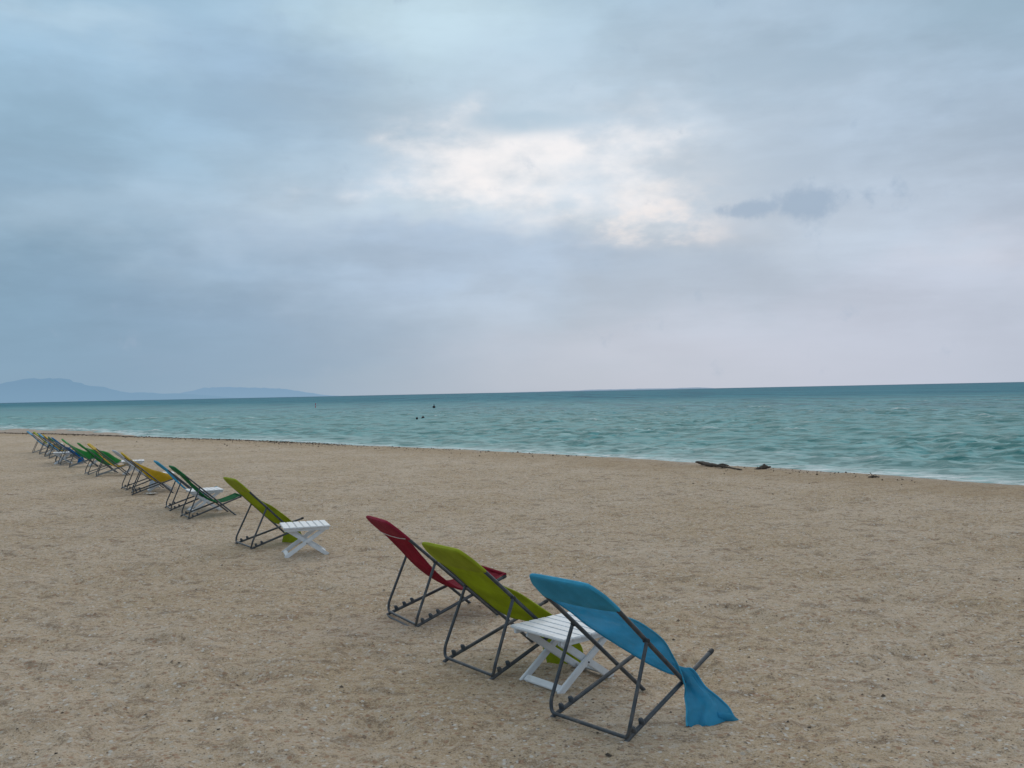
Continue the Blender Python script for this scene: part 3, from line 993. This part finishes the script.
M['shell'] = simple_mat('shell bits', (.60, .58, .54), .6, .4, .3, 2.5, bump=.1)
M['coralbit'] = simple_mat('coral rubble', (.26, .20, .15), .8, .2, .6, 2.5, bump=.1)
M['darkbit'] = simple_mat('dark fragments', (.06, .05, .04), .8, .2, .5, 2.5, bump=.1)
scatter('shell_fragments', 2600, near_sand, lambda g: min(.0035 * math.exp(g.normal(0, .5)), .014), M['shell'], 'white shell and coral chips sprinkled over the sand', 1)
scatter('coral_rubble', 6000, near_sand, lambda g: min(.005 * math.exp(g.normal(0, .5)), .02), M['coralbit'], 'brown coral rubble scattered over the sand', 2, .6)
scatter('dark_fragments', 800, near_sand, lambda g: min(.0045 * math.exp(g.normal(0, .55)), .022), M['darkbit'], 'dark bits of dried weed scattered over the sand', 3, .5)

# wrack line along the beach crest
cum = np.concatenate([[0], np.cumsum(np.hypot(*np.diff(SH, axis=0).T))])


def wrack(g):
    while True:
        s = g.uniform(cum[2], cum[13]); x = np.interp(s, cum, SH[:, 0]); y = np.interp(s, cum, SH[:, 1])
        dens = .40 + 1.1 * (x < -6) + 1.6 * float(fbm(np.array([s / 3.1]), np.array([.5]), 33, 2)[0]) + (.75 if -27 < x < -15 else 0)
        if x > 1.5 and g.random() < .6: continue
        if g.random() < dens:
            off = -abs(g.normal(0, .55)) if x > -15 else g.normal(-.1, .28)
            if g.random() < .12 and x > -15: off -= g.exponential(2.0)
            return x + .71 * off, y + .70 * off


scatter('seaweed_wrack', 9000, wrack, lambda g: min(.013 * math.exp(g.normal(0, .45)), .042), M['weed'], 'broken dark line of washed-up seaweed along the waterline', 4, .8)

def left_wrack(g):
    s_ = g.uniform(cum[8], cum[13]); x = np.interp(s_, cum, SH[:, 0]); y = np.interp(s_, cum, SH[:, 1])
    off = g.normal(-.15, .30)
    return x + .71 * off, y + .70 * off


scatter('seaweed_bank', 4200, left_wrack, lambda g: min(.021 * math.exp(g.normal(0, .45)), .06), M['weed'], 'thicker dark bank of seaweed along the far left waterline', 6, .7)

# ------------------------------------------------------------------ sky
SUN_EL, SUN_AZ = 14.0, 2.0       # degrees; azimuth from +Y towards +X, the bright gap in the cloud
w = bpy.data.worlds.new('World'); scene.world = w; w.use_nodes = True
w.cycles.sampling_method = 'MANUAL'; w.cycles.sample_map_resolution = 384
nt = w.node_tree; nt.nodes.clear(); b = NB(nt)
d = b.n('ShaderNodeTexCoord').outputs['Generated']
sep = b.n('ShaderNodeSeparateXYZ'); b.l(d, sep.inputs[0])
dx, dy, dz = sep.outputs
az0 = b.m('MULTIPLY', b.m('ARCTAN2', dx, dy), 57.2958)
el0 = b.m('MULTIPLY', b.m('ARCSINE', dz), 57.2958)
# cloud-deck coordinates: the direction carried out to a flat layer overhead
inv = b.m('DIVIDE', 1.0, b.m('ADD', b.m('MAXIMUM', dz, 0.0), .16))
cx = b.m('MULTIPLY', dx, inv); cy = b.m('MULTIPLY', dy, inv)
cmb = b.n('ShaderNodeCombineXYZ'); b.l(cx, cmb.inputs[0]); b.l(cy, cmb.inputs[1])
deck = cmb.outputs[0]
angv = b.n('ShaderNodeCombineXYZ'); b.l(b.m('MULTIPLY', az0, .05), angv.inputs[0]); b.l(b.m('MULTIPLY', el0, .10), angv.inputs[1])
ang_v = angv.outputs[0]
wn1 = b.noise(ang_v, 1.6, 4, .58, 0, '2D')
offv = b.n('ShaderNodeVectorMath', operation='ADD'); b.l(ang_v, offv.inputs[0]); offv.inputs[1].default_value = (7.3, 2.9, 0)
wn2 = b.noise(offv.outputs[0], 1.9, 4, .58, 0, '2D')
D = 57.2958 / CAM_F
straight = b.n('ShaderNodeCombineXYZ'); b.l(az0, straight.inputs[0]); b.l(el0, straight.inputs[1]); straight = straight.outputs[0]
warp = b.n('ShaderNodeCombineXYZ')
b.l(b.m('MULTIPLY_ADD', wn1, 13.0, b.m('SUBTRACT', az0, 6.5)), warp.inputs[0])
b.l(b.m('MULTIPLY_ADD', wn2, 6.5, b.m('SUBTRACT', el0, 3.25)), warp.inputs[1]); warp = warp.outputs[0]


def gmask(px, py, sxp, syp, vec=None):
    """soft elliptical patch of sky around a bearing and elevation (given by where the photograph shows it)"""
    a, e = (px - 512) * D, (403 - .0205 * px - py) * D
    m_ = b.n('ShaderNodeVectorMath', operation='MULTIPLY_ADD')
    b.l(vec if vec is not None else warp, m_.inputs[0])
    m_.inputs[1].default_value = (1 / (sxp * D), 1 / (syp * D), 0); m_.inputs[2].default_value = (-a / (sxp * D), -e / (syp * D), 0)
    d_ = b.n('ShaderNodeVectorMath', operation='DOT_PRODUCT'); b.l(m_.outputs[0], d_.inputs[0]); b.l(m_.outputs[0], d_.inputs[1])
    return b.m('EXPONENT', b.m('MULTIPLY', d_.outputs['Value'], -1.0))


# broad tones of the overcast
c = b.mix(b.smooth(az0, -26, 24), srgb(133, 164, 187), srgb(187, 196, 212))
top = b.mix(b.smooth(az0, -24, 26), srgb(156, 188, 211), srgb(162, 186, 206))
c = b.mix(b.smooth(el0, 5, 19), c, top)
c = b.mix(b.smooth(el0, 24, 50), c, srgb(206, 210, 212))
for px, py, sx_, sy_, amt, col, rot in (
        (20, 20, 120, 40, .55, srgb(148, 182, 201), 0),
        (1000, 20, 120, 60, .55, srgb(150, 178, 196), 0),
        (440, 40, 150, 60, .80, srgb(196, 220, 231), .3),
        (620, 60, 150, 45, .60, srgb(166, 191, 211), .1),
        (760, 60, 130, 40, .40, srgb(178, 198, 217), 0),
        (820, 150, 230, 50, .50, srgb(170, 190, 212), 0),
        (250, 90, 150, 50, .65, srgb(150, 179, 206), -.2),
        (110, 75, 80, 26, .55, srgb(182, 206, 222), -.3),
        (40, 200, 130, 22, .45, srgb(146, 176, 201), 0),
        (150, 235, 170, 34, .60, srgb(170, 195, 215), 0),
        (360, 240, 150, 40, .55, srgb(174, 194, 216), 0),
        (980, 270, 90, 22, .50, srgb(208, 207, 217), 0),
        (860, 240, 160, 34, .45, srgb(182, 198, 215), 0),
        (1010, 330, 70, 120, .40, srgb(172, 182, 197), 0),
        (200, 374, 300, 22, .5, srgb(131, 163, 189), 0),
        (760, 345, 330, 44, .60, srgb(192, 199, 216), 0),
        (80, 340, 260, 50, .60, srgb(127, 159, 183), 0),
        (290, 320, 210, 56, .70, srgb(138, 164, 190), 0),
        (560, 185, 260, 90, .80, srgb(208, 219, 230), 0),
        (480, 262, 190, 30, .75, srgb(160, 184, 210), -.04),
        (420, 220, 120, 12, .40, srgb(190, 209, 222), 0),
        (600, 290, 190, 30, .45, srgb(174, 193, 214), 0)):
    c = b.mix(b.m('MULTIPLY', gmask(px, py, sx_, sy_), amt), c, col)
# billowing of the cloud deck: soft-edged lighter and darker masses, then finer wisps
lowfade = b.smooth(el0, 1.0, 7.0, .12, 1.0)
t1 = b.noise(b.mapping(ang_v, (1, 1, 1), (0, 0, .25)), 1.7, 5, .56, 0, '2D')
t2 = b.noise(b.mapping(deck, (.9, 1.2, 1), (0, 0, .3)), 1.7, 5, .56, 0, '2D')
k1 = b.m('MULTIPLY', b.m('SUBTRACT', b.smooth(t1, .34, .66), .5), .11)
k2 = b.m('MULTIPLY', b.m('SUBTRACT', b.smooth(t2, .34, .66), .5), .06)
t3 = b.noise(b.mapping(straight, (.055, .26, 1), (0, 0, .06)), 1.0, 6, .60, 0, '2D')
k3 = b.m('MULTIPLY', b.m('SUBTRACT', b.smooth(t3, .38, .62), .5), .065)
fac = b.m('ADD', 1.0, b.m('MULTIPLY', b.m('ADD', b.m('ADD', k1, k2), k3), lowfade))
cc = b.n('ShaderNodeVectorMath', operation='SCALE'); b.l(c, cc.inputs[0]); b.l(fac, cc.inputs['Scale'])
c = cc.outputs[0]
# the torn bright gap with the sun behind it
gap_n = b.noise(offv.outputs[0], 4.2, 5, .56, 0, '2D')
gsum = b.m('ADD', b.m('MAXIMUM', gmask(520, 168, 135, 46), b.m('MULTIPLY', gmask(610, 210, 100, 28), .68)), b.m('MULTIPLY', gmask(440, 198, 90, 16), .55))
gap_m = b.smooth(b.m('ADD', gsum, b.m('MULTIPLY', b.m('MULTIPLY', b.m('SUBTRACT', gap_n, .5), 2.0), b.smooth(gsum, .0, .35))), .05, 1.45)
c = b.mix(b.m('MULTIPLY', gap_m, .88), c, srgb(247, 244, 245))
c = b.mix(b.m('MULTIPLY', b.m('MULTIPLY', gmask(625, 215, 90, 24), b.smooth(gap_n, .36, .68)), .6), c, srgb(249, 233, 225))
# small dark scud right of the gap, and one above it
scud = b.smooth(b.m('ADD', b.m('MAXIMUM', gmask(812, 213, 44, 17, straight), gmask(748, 216, 36, 9, straight)), b.m('MULTIPLY', b.m('SUBTRACT', b.noise(straight, .42, 5, .6, 0, '2D'), .5), 1.9)), .25, .95)
c = b.mix(b.m('MULTIPLY', scud, .75), c, srgb(152, 173, 196))
scud2 = b.smooth(b.m('ADD', gmask(530, 128, 70, 14, straight), b.m('MULTIPLY', b.m('SUBTRACT', gap_n, .5), 1.3)), .3, .95)
c = b.mix(b.m('MULTIPLY', scud2, .6), c, srgb(168, 193, 212))
cv = b.n('ShaderNodeVectorMath', operation='SCALE'); b.l(c, cv.inputs[0]); cv.inputs['Scale'].default_value = 10.0
sky = b.n('ShaderNodeTexSky', sky_type='NISHITA'); sky.sun_disc = False
sky.sun_elevation = R(SUN_EL); sky.sun_rotation = R(SUN_AZ)
final = b.mix(.015, cv.outputs[0], sky.outputs[0])
bg = b.n('ShaderNodeBackground'); b.l(final, bg.inputs[0]); bg.inputs[1].default_value = .1
wo = b.n('ShaderNodeOutputWorld'); b.l(bg.outputs[0], wo.inputs[0])

sun = bpy.data.lights.new('sun', 'SUN'); sun.energy = .9; sun.angle = R(75); sun.color = (1, .93, .84)
so = bpy.data.objects.new('sun', sun); COL.objects.link(so)
e_ = R(30)
v = Vector((math.sin(R(SUN_AZ)) * math.cos(e_), math.cos(R(SUN_AZ)) * math.cos(e_), math.sin(e_)))
so.rotation_euler = (-v).to_track_quat('-Z', 'Y').to_euler()
